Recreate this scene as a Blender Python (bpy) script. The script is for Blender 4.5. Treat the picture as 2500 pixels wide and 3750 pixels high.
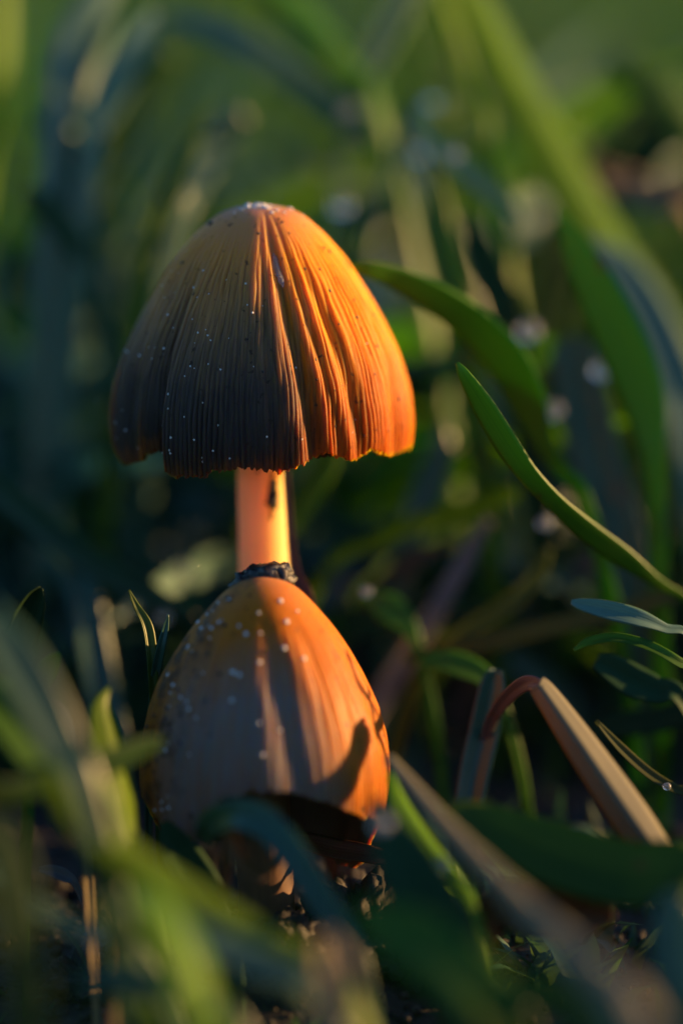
import bpy, bmesh, math, random
import numpy as np
from mathutils import Vector, Matrix, noise
R = math.radians
scene = bpy.context.scene
for o in list(bpy.data.objects): bpy.data.objects.remove(o)
C = scene.collection

# ------------------------------------------------------------------ camera
PITCH = R(14.0); FOCUS = 0.300; CAMH = 0.122
cam_d = bpy.data.cameras.new('camera'); cam = bpy.data.objects.new('camera', cam_d); C.objects.link(cam)
CAM = Vector((0.0, -FOCUS*math.cos(PITCH), CAMH))
cam.location = CAM
cam.rotation_euler = (math.pi/2-PITCH, 0, 0)
cam_d.sensor_fit = 'VERTICAL'; cam_d.sensor_height = 36.0; cam_d.sensor_width = 24.0
cam_d.lens = 100.0
cam_d.clip_start = 0.01; cam_d.clip_end = 200.0
cam_d.dof.use_dof = True; cam_d.dof.focus_distance = FOCUS + 0.002
cam_d.dof.aperture_fstop = 5.6; cam_d.dof.aperture_blades = 0
scene.camera = cam

# ------------------------------------------------------------------ sky and sun
SUN_EL = R(9.0); SUN_AZ = R(12.0)        # low sun to the right, a little behind the mushrooms
sun_dir = Vector((math.cos(SUN_EL)*math.cos(SUN_AZ), math.cos(SUN_EL)*math.sin(SUN_AZ), math.sin(SUN_EL)))
world = bpy.data.worlds.new('World'); scene.world = world; world.use_nodes = True
wn = world.node_tree.nodes; wl = world.node_tree.links; wn.clear()
sky = wn.new('ShaderNodeTexSky'); sky.sky_type = 'NISHITA'; sky.sun_disc = False
sky.ozone_density = 4.5; sky.dust_density = 0.3; sky.sun_elevation = SUN_EL; sky.sun_rotation = math.pi/2 - SUN_AZ
bgn = wn.new('ShaderNodeBackground'); bgn.inputs[1].default_value = 0.095
wo = wn.new('ShaderNodeOutputWorld'); wl.new(sky.outputs[0], bgn.inputs[0]); wl.new(bgn.outputs[0], wo.inputs[0])
sd = bpy.data.lights.new('sun', 'SUN'); sd.energy = 5.0; sd.angle = R(0.6); sd.color = (1.0, 0.58, 0.22)
sun = bpy.data.objects.new('sun', sd); C.objects.link(sun)
sun.rotation_euler = (-sun_dir).to_track_quat('-Z', 'Y').to_euler(); sun.location = (1, 0.3, 0.5)
vs = scene.view_settings
vs.view_transform = 'Standard'; vs.look = 'None'; vs.exposure = 1.45; vs.gamma = 1.0; vs.use_curve_mapping = False
scene.render.resolution_x = 682; scene.render.resolution_y = 1024
scene.render.engine = 'CYCLES'
scene.cycles.max_bounces = 8; scene.cycles.transparent_max_bounces = 8

# ------------------------------------------------------------------ helpers
rng = random.Random(7)
nr = np.random.RandomState(11)
FWD = Vector((0, math.cos(PITCH), -math.sin(PITCH))); UP = Vector((0, math.sin(PITCH), math.cos(PITCH))); RT = Vector((1, 0, 0))
PXM = 0.036/0.100*FOCUS/3750.0           # metres per photo pixel in the focal plane
def P(px, py, dz):                        # photo pixel + depth (mm behind the focal plane) -> point
    d = FOCUS + dz*0.001; k = PXM*d/FOCUS
    return CAM + FWD*d + RT*((px-1250)*k) - UP*((py-1875)*k)
def to_px(p):
    v = Vector(p)-CAM; d = v.dot(FWD); k = PXM*d/FOCUS
    return 1250+v.dot(RT)/k, 1875-v.dot(UP)/k, (d-FOCUS)*1000
def pxw(w, dz): return w*PXM*(FOCUS+dz*0.001)/FOCUS
MOUND = (P(975, 2122, -6.5).x, P(975, 2122, -6.5).y)
def gz(x, y):                             # height of the soil
    a = 0.0035*noise.noise(Vector((x*22, y*22, 3.1))) + 0.0016*noise.noise(Vector((x*70, y*70, 8.7)))
    mx_, my_ = MOUND; a += 0.0065*math.exp(-(math.hypot(x-mx_, y-my_)/0.014)**2)   # soil heaped round the shorter mushroom, added to shade its stem
    far = max(0.0, math.hypot(x, y)-1.6)
    return a + 0.02*far*noise.noise(Vector((x*0.7, y*0.7, 1.0)))
def mesh_obj(name, v, f, mat=None, parent=None, smooth=True):
    me = bpy.data.meshes.new(name); me.from_pydata([tuple(q) for q in v], [], [tuple(q) for q in f]); me.update()
    if smooth: me.polygons.foreach_set('use_smooth', [True]*len(me.polygons))
    o = bpy.data.objects.new(name, me); C.objects.link(o)
    if mat: me.materials.append(mat)
    if parent: o.parent = parent
    return o
def attr(o, name, vals, typ='FLOAT'):
    a = o.data.attributes.new(name, typ, 'POINT'); a.data.foreach_set('value', np.asarray(vals, dtype=np.float32))
def tag(o, label=None, cat=None, group=None, kind=None):
    if label: o['label'] = label
    if cat: o['category'] = cat
    if group: o['group'] = group
    if kind: o['kind'] = kind
    return o
def empty(name, loc):
    o = bpy.data.objects.new(name, None); C.objects.link(o); o.location = loc; o.empty_display_size = 0.005
    return o

# ------------------------------------------------------------------ materials
def new_mat(name):
    m = bpy.data.materials.new(name); m.use_nodes = True
    return m, m.node_tree.nodes, m.node_tree.links, m.node_tree.nodes['Principled BSDF']
def ramp(N, stops, interp='LINEAR'):
    r = N.new('ShaderNodeValToRGB'); r.color_ramp.interpolation = interp
    e = r.color_ramp.elements
    e[0].position, e[0].color = stops[0][0], (*stops[0][1], 1)
    e[1].position, e[1].color = stops[-1][0], (*stops[-1][1], 1)
    for p, c in stops[1:-1]:
        q = e.new(p); q.color = (*c, 1)
    return r
def math_n(N, L, op, a, b=None, clamp=False):
    n = N.new('ShaderNodeMath'); n.operation = op; n.use_clamp = clamp
    for i, s in enumerate((a, b)):
        if s is None: continue
        if isinstance(s, (int, float)): n.inputs[i].default_value = s
        else: L.new(s, n.inputs[i])
    return n.outputs[0]
def mixc(N, L, fac, a, b, mode='MIX'):
    n = N.new('ShaderNodeMix'); n.data_type = 'RGBA'; n.blend_type = mode
    for s, i in ((fac, 0), (a, 6), (b, 7)):
        if isinstance(s, (int, float)): n.inputs[i].default_value = s
        elif isinstance(s, tuple): n.inputs[i].default_value = (*s, 1)
        else: L.new(s, n.inputs[i])
    return n.outputs[2]
def attr_n(N, name):
    a = N.new('ShaderNodeAttribute'); a.attribute_name = name; return a.outputs['Fac']

def grass_mat(name, tip, base, back, trans=0.45, rough=0.42, spec=0.3, vein=0.25, tint=(2.0, 2.1, 0.30)):
    m, N, L, B = new_mat(name)
    u = attr_n(N, 'u'); t = attr_n(N, 't'); rnd = attr_n(N, 'rnd')
    c = mixc(N, L, t, tip, base)
    # long parallel veins
    w = math_n(N, L, 'SINE', math_n(N, L, 'MULTIPLY', u, 44.0))
    cmb = N.new('ShaderNodeCombineXYZ'); L.new(math_n(N, L, 'MULTIPLY', u, 9.0), cmb.inputs[0]); L.new(math_n(N, L, 'MULTIPLY', t, 2.2), cmb.inputs[1]); L.new(math_n(N, L, 'MULTIPLY', rnd, 37.0), cmb.inputs[2])
    nz = N.new('ShaderNodeTexNoise'); L.new(cmb.outputs[0], nz.inputs['Vector']); nz.inputs['Scale'].default_value = 2.0; nz.inputs['Detail'].default_value = 4
    f = math_n(N, L, 'ADD', math_n(N, L, 'MULTIPLY', w, 0.12*vein*4), math_n(N, L, 'MULTIPLY', nz.outputs[0], 1.1))
    c2 = mixc(N, L, math_n(N, L, 'MULTIPLY', f, 0.8, True), c, back)
    hs = N.new('ShaderNodeHueSaturation'); L.new(c2, hs.inputs['Color'])
    L.new(math_n(N, L, 'ADD', math_n(N, L, 'MULTIPLY', rnd, 0.05), 0.475), hs.inputs['Hue'])
    L.new(math_n(N, L, 'ADD', math_n(N, L, 'MULTIPLY', rnd, 0.6), 0.7), hs.inputs['Value'])
    # brown nicks and dry ends
    tc = N.new('ShaderNodeTexCoord'); n2 = N.new('ShaderNodeTexNoise'); L.new(tc.outputs['Object'], n2.inputs['Vector']); n2.inputs['Scale'].default_value = 260; n2.inputs['Detail'].default_value = 3
    rp = ramp(N, [(0.66, (0, 0, 0)), (0.74, (1, 1, 1))]); L.new(n2.outputs[0], rp.inputs[0])
    c3 = mixc(N, L, math_n(N, L, 'MULTIPLY', rp.outputs[0], 0.6), hs.outputs[0], (0.10, 0.055, 0.02))
    L.new(c3, B.inputs['Base Color']); B.inputs['Roughness'].default_value = rough; B.inputs['Specular IOR Level'].default_value = spec
    bp = N.new('ShaderNodeBump'); bp.inputs['Strength'].default_value = 0.12; bp.inputs['Distance'].default_value = 0.0001
    L.new(w, bp.inputs['Height']); L.new(bp.outputs[0], B.inputs['Normal'])
    tr = N.new('ShaderNodeBsdfTranslucent')
    tcx = mixc(N, L, 1.0, c3, tint, 'MULTIPLY'); L.new(tcx, tr.inputs['Color'])
    mx = N.new('ShaderNodeMixShader'); mx.inputs[0].default_value = trans
    L.new(B.outputs[0], mx.inputs[1]); L.new(tr.outputs[0], mx.inputs[2])
    L.new(mx.outputs[0], N['Material Output'].inputs['Surface'])
    return m
M = {}
M['green'] = grass_mat('fresh_green_grass', (0.085, 0.20, 0.010), (0.06, 0.15, 0.010), (0.035, 0.11, 0.012))
M['lime'] = grass_mat('yellow_green_grass', (0.18, 0.28, 0.008), (0.14, 0.24, 0.008), (0.09, 0.19, 0.01), trans=0.58)
M['teal'] = grass_mat('blue_green_grass', (0.035, 0.10, 0.06), (0.03, 0.09, 0.05), (0.022, 0.07, 0.045), trans=0.2, rough=0.34, spec=0.5)
M['dark'] = grass_mat('dark_green_grass', (0.02, 0.06, 0.018), (0.018, 0.05, 0.016), (0.012, 0.036, 0.014), trans=0.18, rough=0.55, spec=0.1)
M['pale'] = grass_mat('pale_grass_sky_sheen', (0.14, 0.24, 0.19), (0.09, 0.17, 0.12), (0.07, 0.15, 0.10), trans=0.25, rough=0.32, spec=0.6)  # pale grass brightened toward blue in place of reflected sky
M['olive'] = grass_mat('olive_grass', (0.10, 0.12, 0.012), (0.08, 0.09, 0.015), (0.05, 0.065, 0.012), trans=0.35)
M['tan'] = grass_mat('dry_tan_grass', (0.36, 0.27, 0.14), (0.32, 0.24, 0.13), (0.24, 0.18, 0.10), trans=0.2, rough=0.5, tint=(1.1, 0.95, 0.7))
M['straw'] = grass_mat('weathered_straw', (0.21, 0.19, 0.10), (0.19, 0.17, 0.09), (0.13, 0.12, 0.07), trans=0.15, rough=0.5, tint=(1.1, 1.0, 0.7))
M['grey'] = grass_mat('grey_dead_grass', (0.13, 0.115, 0.105), (0.12, 0.105, 0.10), (0.08, 0.075, 0.075), trans=0.04, rough=0.5, tint=(1.1, 1.0, 0.8))
M['brown'] = grass_mat('brown_dead_leaf', (0.20, 0.10, 0.045), (0.15, 0.07, 0.035), (0.09, 0.045, 0.025), trans=0.25, rough=0.45, tint=(1.2, 0.9, 0.6))

def stuff_grass_mat():
    m, N, L, B = new_mat('meadow_grass')
    rnd = attr_n(N, 'rnd'); t = attr_n(N, 't')
    r = ramp(N, [(0.0, (0.022, 0.08, 0.055)), (0.3, (0.035, 0.115, 0.075)), (0.5, (0.03, 0.13, 0.018)), (0.75, (0.055, 0.18, 0.014)), (0.96, (0.10, 0.22, 0.012)), (1.0, (0.12, 0.13, 0.04))]); L.new(rnd, r.inputs[0])
    c = mixc(N, L, t, r.outputs[0], mixc(N, L, 0.5, r.outputs[0], (0.06, 0.05, 0.02)))
    L.new(c, B.inputs['Base Color']); B.inputs['Roughness'].default_value = 0.42; B.inputs['Specular IOR Level'].default_value = 0.3
    tr = N.new('ShaderNodeBsdfTranslucent'); L.new(mixc(N, L, 1.0, c, (1.9, 1.6, 0.5), 'MULTIPLY'), tr.inputs['Color'])
    mx = N.new('ShaderNodeMixShader'); mx.inputs[0].default_value = 0.35
    L.new(B.outputs[0], mx.inputs[1]); L.new(tr.outputs[0], mx.inputs[2]); L.new(mx.outputs[0], N['Material Output'].inputs['Surface'])
    return m
M['meadow'] = stuff_grass_mat()

def soil_mat(name, wet=False):
    m, N, L, B = new_mat(name)
    tc = N.new('ShaderNodeTexCoord')
    n1 = N.new('ShaderNodeTexNoise'); L.new(tc.outputs['Object'], n1.inputs['Vector']); n1.inputs['Scale'].default_value = 350; n1.inputs['Detail'].default_value = 8; n1.inputs['Roughness'].default_value = 0.7
    r = ramp(N, [(0.3, (0.006, 0.005, 0.004)), (0.55, (0.022, 0.016, 0.011)), (0.8, (0.07, 0.05, 0.035))]); L.new(n1.outputs[0], r.inputs[0])
    L.new(r.outputs[0], B.inputs['Base Color'])
    B.inputs['Roughness'].default_value = 0.22 if wet else 0.75
    bp = N.new('ShaderNodeBump'); bp.inputs['Strength'].default_value = 0.7; bp.inputs['Distance'].default_value = 0.0012
    n2 = N.new('ShaderNodeTexNoise'); L.new(tc.outputs['Object'], n2.inputs['Vector']); n2.inputs['Scale'].default_value = 900 if wet else 420; n2.inputs['Detail'].default_value = 6
    L.new(n2.outputs[0], bp.inputs['Height']); L.new(bp.outputs[0], B.inputs['Normal'])
    return m
M['soil'] = soil_mat('dark_soil'); M['wet'] = soil_mat('wet_black_soil', True)

def cap_mat(name, stops, rim_noise=0.12, sss=0.85, rad=(0.0024, 0.0011, 0.0001), rough=0.55, spec=0.12, bloom_shade=0.0, striae=0.85, shade_stops=None):
    m, N, L, B = new_mat(name)
    s = attr_n(N, 's'); th = attr_n(N, 'th'); rg = attr_n(N, 'ridge')
    tc = N.new('ShaderNodeTexCoord')
    n1 = N.new('ShaderNodeTexNoise'); L.new(tc.outputs['Object'], n1.inputs['Vector']); n1.inputs['Scale'].default_value = 130; n1.inputs['Detail'].default_value = 5
    cmb = N.new('ShaderNodeCombineXYZ'); L.new(math_n(N, L, 'MULTIPLY', th, 14.0), cmb.inputs[0]); L.new(math_n(N, L, 'MULTIPLY', s, 3.0), cmb.inputs[1])
    n2 = N.new('ShaderNodeTexNoise'); L.new(cmb.outputs[0], n2.inputs['Vector']); n2.inputs['Scale'].default_value = 1.6; n2.inputs['Detail'].default_value = 6; n2.inputs['Roughness'].default_value = 0.65
    k = math_n(N, L, 'ADD', s, math_n(N, L, 'MULTIPLY', math_n(N, L, 'SUBTRACT', math_n(N, L, 'ADD', n1.outputs[0], n2.outputs[0]), 1.0), rim_noise*1.7))
    r = ramp(N, stops); L.new(k, r.inputs[0]); rc = r.outputs[0]
    if shade_stops:  # left flank darkened to deepen its shade, beyond the rim's own blackening
        r2 = ramp(N, shade_stops); L.new(k, r2.inputs[0])
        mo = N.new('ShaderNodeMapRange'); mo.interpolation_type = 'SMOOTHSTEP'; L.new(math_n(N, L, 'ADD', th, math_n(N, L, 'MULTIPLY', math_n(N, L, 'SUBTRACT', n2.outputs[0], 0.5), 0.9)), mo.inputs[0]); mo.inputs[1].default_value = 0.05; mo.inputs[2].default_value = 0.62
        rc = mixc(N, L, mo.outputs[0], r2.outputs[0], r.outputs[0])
    # grooves darker, crests paler
    c = mixc(N, L, math_n(N, L, 'MULTIPLY', math_n(N, L, 'SUBTRACT', 0.42, rg, True), 1.5, True), rc, mixc(N, L, 0.72, rc, (0.02, 0.011, 0.006)))
    cb2 = N.new('ShaderNodeCombineXYZ'); L.new(math_n(N, L, 'MULTIPLY', th, 75.0), cb2.inputs[0]); L.new(math_n(N, L, 'MULTIPLY', s, 7.0), cb2.inputs[1])
    n7 = N.new('ShaderNodeTexNoise'); L.new(cb2.outputs[0], n7.inputs['Vector']); n7.inputs['Scale'].default_value = 1.0; n7.inputs['Detail'].default_value = 5; n7.inputs['Roughness'].default_value = 0.7
    r7 = ramp(N, [(0.32, (0.38, 0.36, 0.36)), (0.5, (0.95, 0.95, 0.95)), (0.7, (1.45, 1.42, 1.35))]); L.new(n7.outputs[0], r7.inputs[0])
    sm7 = N.new('ShaderNodeMapRange'); L.new(s, sm7.inputs[0]); sm7.inputs[1].default_value = 0.12; sm7.inputs[2].default_value = 0.5
    c = mixc(N, L, math_n(N, L, 'MULTIPLY', sm7.outputs[0], striae), c, mixc(N, L, 1.0, c, r7.outputs[0], 'MULTIPLY'))
    n3 = N.new('ShaderNodeTexNoise'); L.new(tc.outputs['Object'], n3.inputs['Vector']); n3.inputs['Scale'].default_value = 1100; n3.inputs['Detail'].default_value = 3
    sp = ramp(N, [(0.66, (0, 0, 0)), (0.71, (1, 1, 1))]); L.new(n3.outputs[0], sp.inputs[0])
    c = mixc(N, L, math_n(N, L, 'MULTIPLY', sp.outputs[0], 0.8), c, (0.03, 0.016, 0.01))
    if bloom_shade:
        # bloomy grey streaks, widened to paint the shaded flank, and a crust of soil up one side
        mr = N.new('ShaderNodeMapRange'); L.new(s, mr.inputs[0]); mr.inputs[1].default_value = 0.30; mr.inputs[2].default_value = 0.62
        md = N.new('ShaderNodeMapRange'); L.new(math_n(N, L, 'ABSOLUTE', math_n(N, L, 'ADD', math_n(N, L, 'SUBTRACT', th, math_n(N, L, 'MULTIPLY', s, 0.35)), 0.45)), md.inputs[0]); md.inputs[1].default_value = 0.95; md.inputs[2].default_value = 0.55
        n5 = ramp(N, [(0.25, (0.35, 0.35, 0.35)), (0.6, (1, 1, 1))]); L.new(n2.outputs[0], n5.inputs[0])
        c = mixc(N, L, math_n(N, L, 'MULTIPLY', math_n(N, L, 'MULTIPLY', math_n(N, L, 'MULTIPLY', mr.outputs[0], md.outputs[0]), n5.outputs[0]), bloom_shade), c, (0.20, 0.175, 0.165))
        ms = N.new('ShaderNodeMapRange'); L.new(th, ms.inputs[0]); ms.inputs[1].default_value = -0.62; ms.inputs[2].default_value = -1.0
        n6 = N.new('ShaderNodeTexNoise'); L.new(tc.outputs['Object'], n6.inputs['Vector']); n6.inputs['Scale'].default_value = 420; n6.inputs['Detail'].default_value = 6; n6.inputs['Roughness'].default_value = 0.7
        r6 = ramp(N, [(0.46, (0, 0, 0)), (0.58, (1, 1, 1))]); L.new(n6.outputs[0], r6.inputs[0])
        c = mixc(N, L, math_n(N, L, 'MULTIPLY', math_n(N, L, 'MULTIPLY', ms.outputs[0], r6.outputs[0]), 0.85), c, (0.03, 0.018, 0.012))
    L.new(c, B.inputs['Base Color'])
    B.inputs['Roughness'].default_value = rough; B.inputs['Specular IOR Level'].default_value = spec
    B.inputs['Subsurface Weight'].default_value = sss; B.inputs['Subsurface Radius'].default_value = rad; B.inputs['Subsurface Scale'].default_value = 1.0
    bp = N.new('ShaderNodeBump'); bp.inputs['Strength'].default_value = 0.5; bp.inputs['Distance'].default_value = 0.00012
    n4 = N.new('ShaderNodeTexNoise'); L.new(tc.outputs['Object'], n4.inputs['Vector']); n4.inputs['Scale'].default_value = 2400; n4.inputs['Detail'].default_value = 4
    L.new(n4.outputs[0], bp.inputs['Height']); L.new(bp.outputs[0], B.inputs['Normal'])
    return m
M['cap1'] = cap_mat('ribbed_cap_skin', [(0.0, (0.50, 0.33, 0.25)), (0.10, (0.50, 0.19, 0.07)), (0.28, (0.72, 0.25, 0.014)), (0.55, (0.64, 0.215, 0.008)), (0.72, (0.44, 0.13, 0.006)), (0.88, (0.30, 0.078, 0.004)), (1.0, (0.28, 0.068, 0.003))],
                    shade_stops=[(0.0, (0.50, 0.35, 0.28)), (0.10, (0.60, 0.23, 0.10)), (0.26, (0.60, 0.215, 0.05)), (0.44, (0.38, 0.165, 0.055)), (0.58, (0.19, 0.10, 0.05)), (0.74, (0.065, 0.042, 0.032)), (0.9, (0.040, 0.028, 0.024)), (0.97, (0.045, 0.026, 0.018)), (1.0, (0.11, 0.04, 0.015))])
M['cap2'] = cap_mat('smooth_cap_skin', [(0.0, (0.50, 0.18, 0.06)), (0.22, (0.46, 0.135, 0.008)), (0.5, (0.40, 0.115, 0.005)), (0.8, (0.34, 0.10, 0.005)), (1.0, (0.24, 0.075, 0.006))], rough=0.48, spec=0.12, bloom_shade=0.92, striae=0.45)

def simple_mat(name, col, rough=0.5, sss=0.0, rad=(0.002, 0.001, 0.0004), spec=0.5, nscale=0, ncol=None):
    m, N, L, B = new_mat(name)
    B.inputs['Base Color'].default_value = (*col, 1); B.inputs['Roughness'].default_value = rough; B.inputs['Specular IOR Level'].default_value = spec
    if nscale:
        tc = N.new('ShaderNodeTexCoord'); mp = N.new('ShaderNodeMapping'); mp.inputs['Scale'].default_value = (1, 1, 0.12); L.new(tc.outputs['Object'], mp.inputs[0])
        n = N.new('ShaderNodeTexNoise'); L.new(mp.outputs[0], n.inputs['Vector']); n.inputs['Scale'].default_value = nscale; n.inputs['Detail'].default_value = 5
        L.new(mixc(N, L, n.outputs[0], col, ncol), B.inputs['Base Color'])
        bp = N.new('ShaderNodeBump'); bp.inputs['Strength'].default_value = 0.3; bp.inputs['Distance'].default_value = 0.0002; L.new(n.outputs[0], bp.inputs['Height']); L.new(bp.outputs[0], B.inputs['Normal'])
    if sss:
        B.inputs['Subsurface Weight'].default_value = sss; B.inputs['Subsurface Radius'].default_value = rad; B.inputs['Subsurface Scale'].default_value = 1.0
    return m
M['stem'] = simple_mat('cream_orange_stem', (0.88, 0.58, 0.24), 0.4, 1.0, (0.0075, 0.0052, 0.0030), spec=0.3, nscale=1500, ncol=(0.82, 0.50, 0.17))
M['stem2'] = simple_mat('shade_dark_stem', (0.20, 0.10, 0.05), 0.5, 0.3, (0.001, 0.0006, 0.0003), nscale=700, ncol=(0.06, 0.03, 0.018))  # dark stem colour stands in for shade under the shorter cap
M['gill'] = simple_mat('brown_gills', (0.07, 0.035, 0.02), 0.6)
M['fleck'] = simple_mat('pale_veil_fleck', (0.72, 0.66, 0.62), 0.35, 0.4, (0.0004, 0.0003, 0.0002))
M['speck'] = simple_mat('dark_dirt_speck', (0.02, 0.012, 0.008), 0.5)
def water_mat():
    m, N, L, B = new_mat('clear_water')
    B.inputs['Base Color'].default_value = (0.95, 0.97, 1, 1); B.inputs['Roughness'].default_value = 0.12
    B.inputs['Transmission Weight'].default_value = 0.9; B.inputs['IOR'].default_value = 1.33
    return m
M['water'] = water_mat()

# ------------------------------------------------------------------ ground
def ground():
    ax = np.unique(np.concatenate([np.linspace(-0.16, 0.16, 161), np.linspace(-1.6, 1.6, 121), np.linspace(-60, 60, 41)]))
    ay = np.unique(np.concatenate([np.linspace(-0.12, 0.25, 181), np.linspace(-1.0, 2.4, 121), np.linspace(-60, 60, 41)]))
    v = [(x, y, gz(x, y)) for y in ay for x in ax]; nx = len(ax)
    f = [(j*nx+i, j*nx+i+1, (j+1)*nx+i+1, (j+1)*nx+i) for j in range(len(ay)-1) for i in range(nx-1)]
    return tag(mesh_obj('ground', v, f, M['soil']), 'dark damp soil between the grass', kind='structure')
ground()

# ------------------------------------------------------------------ mushrooms
def interp(x, xs, ys): return float(np.interp(x, xs, ys))
def smooth_noise(a, b, c=0.0): return noise.noise(Vector((a, b, c)))

def build_cap(parent, axis_px, dz, prof, rim_px, view, folds, ridge_n, ridge_amp, mat, nth=900, nt=150, thick=0.0011, seed=0.0, slit=None, wav=1.0, jag=1.0, back_drop=0.0):
    """prof: (photo y, half width) from apex to rim; rim_px: (photo x, photo y) along the front rim."""
    nf = int(nth*0.8); nb = nth-nf; A_ = R(104)
    THS = list(np.linspace(-A_, A_, nf))+list(np.linspace(A_, 2*math.pi-A_, nb+2)[1:-1])
    THS = [t_ if t_ <= math.pi else t_-2*math.pi for t_ in THS]
    k = PXM*(FOCUS+dz*0.001)/FOCUS
    y0 = prof[0][0]
    py = np.array([p[0] for p in prof], float); pr = np.array([p[1] for p in prof], float)
    # smooth dense profile by arc length
    seg = np.hypot(np.diff(py), np.diff(pr)); sl = np.concatenate([[0], np.cumsum(seg)])
    ss = np.linspace(0, sl[-1], 400)
    Y = np.interp(ss, sl, py); Q = np.interp(ss, sl, pr)
    ker = np.hanning(41); ker /= ker.sum()
    Yp = np.concatenate([2*Y[0]-Y[1:0:-1] if False else Y[1:41][::-1], Y, Y[-1]+(Y[-1]-Y[-41:-1][::-1])])
    Qp = np.concatenate([-Q[1:41][::-1], Q, Q[-1]+(Q[-1]-Q[-41:-1][::-1])])
    Y = np.convolve(Yp, ker, 'same')[40:440]; Q = np.convolve(Qp, ker, 'same')[40:440]; Q[0] = 0
    Z = -(Y-Y[0])*k/math.cos(view); Q = Q*k
    rmax = Q.max()
    rx = np.array([p[0] for p in rim_px], float); ry = np.array([p[1] for p in rim_px], float)
    verts = []; S = []; TH = []; RG = []
    zfull = Z[-1]
    rims = []
    for i in range(nth):
        th = THS[i]
        c, s_ = math.cos(th), math.sin(th)
        xx = axis_px + s_*rmax/k
        if c >= 0:
            yy = np.interp(xx, rx, ry)
            zr = -((yy-y0)*k - rmax*c*math.sin(view))/math.cos(view)
        else:
            ye = np.interp(xx, [rx[0], rx[-1]], [ry[0], ry[-1]])
            zr = -back_drop*min(1, -c*2.2)**2*(3-2*min(1, -c*2.2))-((ye-y0)*k)/math.cos(view) + 0.0015*smooth_noise(th*1.7, 4.0, seed)
        zr += jag*(0.00018*abs(math.sin(th*ridge_n*0.5))+0.00042*smooth_noise(th*38, 1.0, seed)+0.0002*smooth_noise(th*120, 2.0, seed)+0.0003*smooth_noise(th*14, 2.5, seed))
        rims.append(zr)
    Sarc = np.concatenate([[0], np.cumsum(np.hypot(np.diff(Z), np.diff(Q)))]); Sarc /= Sarc[-1]
    # allow the profile to run on below its last point
    Zx = np.concatenate([Z, Z[-1]+(Z[-1]-Z[-30])*np.array([1.0, 2.0, 4.0])]); Qx = np.concatenate([Q, Q[-1]+(Q[-1]-Q[-30])*np.array([1.0, 2.0, 4.0])]); Sx = np.concatenate([Sarc, Sarc[-1]+(Sarc[-1]-Sarc[-30])*np.array([1.0, 2.0, 4.0])])
    def layer(off, outer):
        out = []
        for j in range(nt+1):
            t = j/nt
            for i in range(nth):
                th = THS[i]
                smax = np_s[i]
                s = smax*(t**0.92)
                z = zi(s); q = qi(s)
                g = min(1.0, max(0.0, (s-0.10)/0.25)); g = g*g*(3-2*g)
                wob = wav*(0.045*smooth_noise(th*3+s*2.0, s*4.0, seed+5)+0.022*smooth_noise(th*12, s*13.0, seed+9)*(1.25-s))
                # upper plicae are fewer and wavy, they split in two lower down
                a1 = 2*abs(math.sin((th+wob)*ridge_n*0.25))**0.7-1; a2 = 2*abs(math.sin((th+wob*0.55)*ridge_n*0.5))**0.7-1
                amp_var = 0.75+0.9*smooth_noise(th*11, s*5, seed+2)+0.5*smooth_noise(th*43, s*3, seed+4)
                bl = min(1, max(0, (s-0.45)/0.3))
                rdg = (1-bl)*a1 + bl*a2
                d = g*ridge_amp*amp_var*rdg*(0.75+0.5*s)
                d += g*ridge_amp*0.9*smooth_noise(th*26, s*9, seed+3)*(1.2-s) + 0.00025*smooth_noise(th*4, s*5, seed+7)*g
                for (t0, t1, s0, wdt, dep) in folds:
                    tc_ = t0+(t1-t0)*s
                    ga = min(1, max(0, (s-s0)/0.35)); ga = ga*ga*(3-2*ga)
                    d -= dep*ga*math.exp(-((th-tc_)/wdt)**2)
                if slit:
                    t0, s0, wl_, dep = slit
                    tt = t0 + 0.05*(s-1) + 0.01*smooth_noise(s*9, 0.3, seed)
                    ga = min(1, max(0, (s-s0)/(1-s0)))
                    if th < tt: d -= dep*ga*math.exp((th-tt)/wl_)
                    else: d -= dep*ga*math.exp(-(th-tt)/0.02) - 0.0003*ga*math.exp(-(th-tt)/0.12)
                q2 = max(0.0, q + d - off*(1-0.45*t)*1.0)
                z2 = z - off*max(0, 1-t*1.2)
                out.append((q2*math.sin(th), -q2*math.cos(th), z2))
                if outer: S.append(t**0.92); TH.append(th); RG.append(0.5+0.5*min(1, max(-1, rdg*g*amp_var*1.2)))
        return out
    zi = lambda s: float(np.interp(s, Sx, Zx)); qi = lambda s: float(np.interp(s, Sx, Qx))
    # arc length at which each meridian reaches its rim
    np_s = np.interp(-np.array(rims), -Zx, Sx)
    vo = layer(0.0, True)
    # inner skin, coarser in its ridges but on the same grid so that the rim closes cleanly
    vi = [(x*(1-thick/max(1e-4, math.hypot(x, y))*(1-0.55*((n//nth)/nt))) if math.hypot(x, y) > thick*1.2 else 0.0,
           y*(1-thick/max(1e-4, math.hypot(x, y))*(1-0.55*((n//nth)/nt))) if math.hypot(x, y) > thick*1.2 else 0.0,
           z-thick*1.3*max(0, 1-1.25*(n//nth)/nt)) for n, (x, y, z) in enumerate(vo)]
    no = len(vo)
    f = []
    for j in range(nt):
        for i in range(nth):
            i2 = (i+1) % nth
            f.append((j*nth+i, (j+1)*nth+i, (j+1)*nth+i2, j*nth+i2))
            f.append((no+j*nth+i, no+j*nth+i2, no+(j+1)*nth+i2, no+(j+1)*nth+i))
    for i in range(nth):
        i2 = (i+1) % nth
        f.append((nt*nth+i, no+nt*nth+i, no+nt*nth+i2, nt*nth+i2))
    o = mesh_obj('cap', vo+vi, f, mat, parent)
    o.data.materials.append(M['gill'])
    mi = [0]*len(f)
    for q in range(nt*nth): mi[2*q+1] = 1
    o.data.polygons.foreach_set('material_index', mi)
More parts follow.
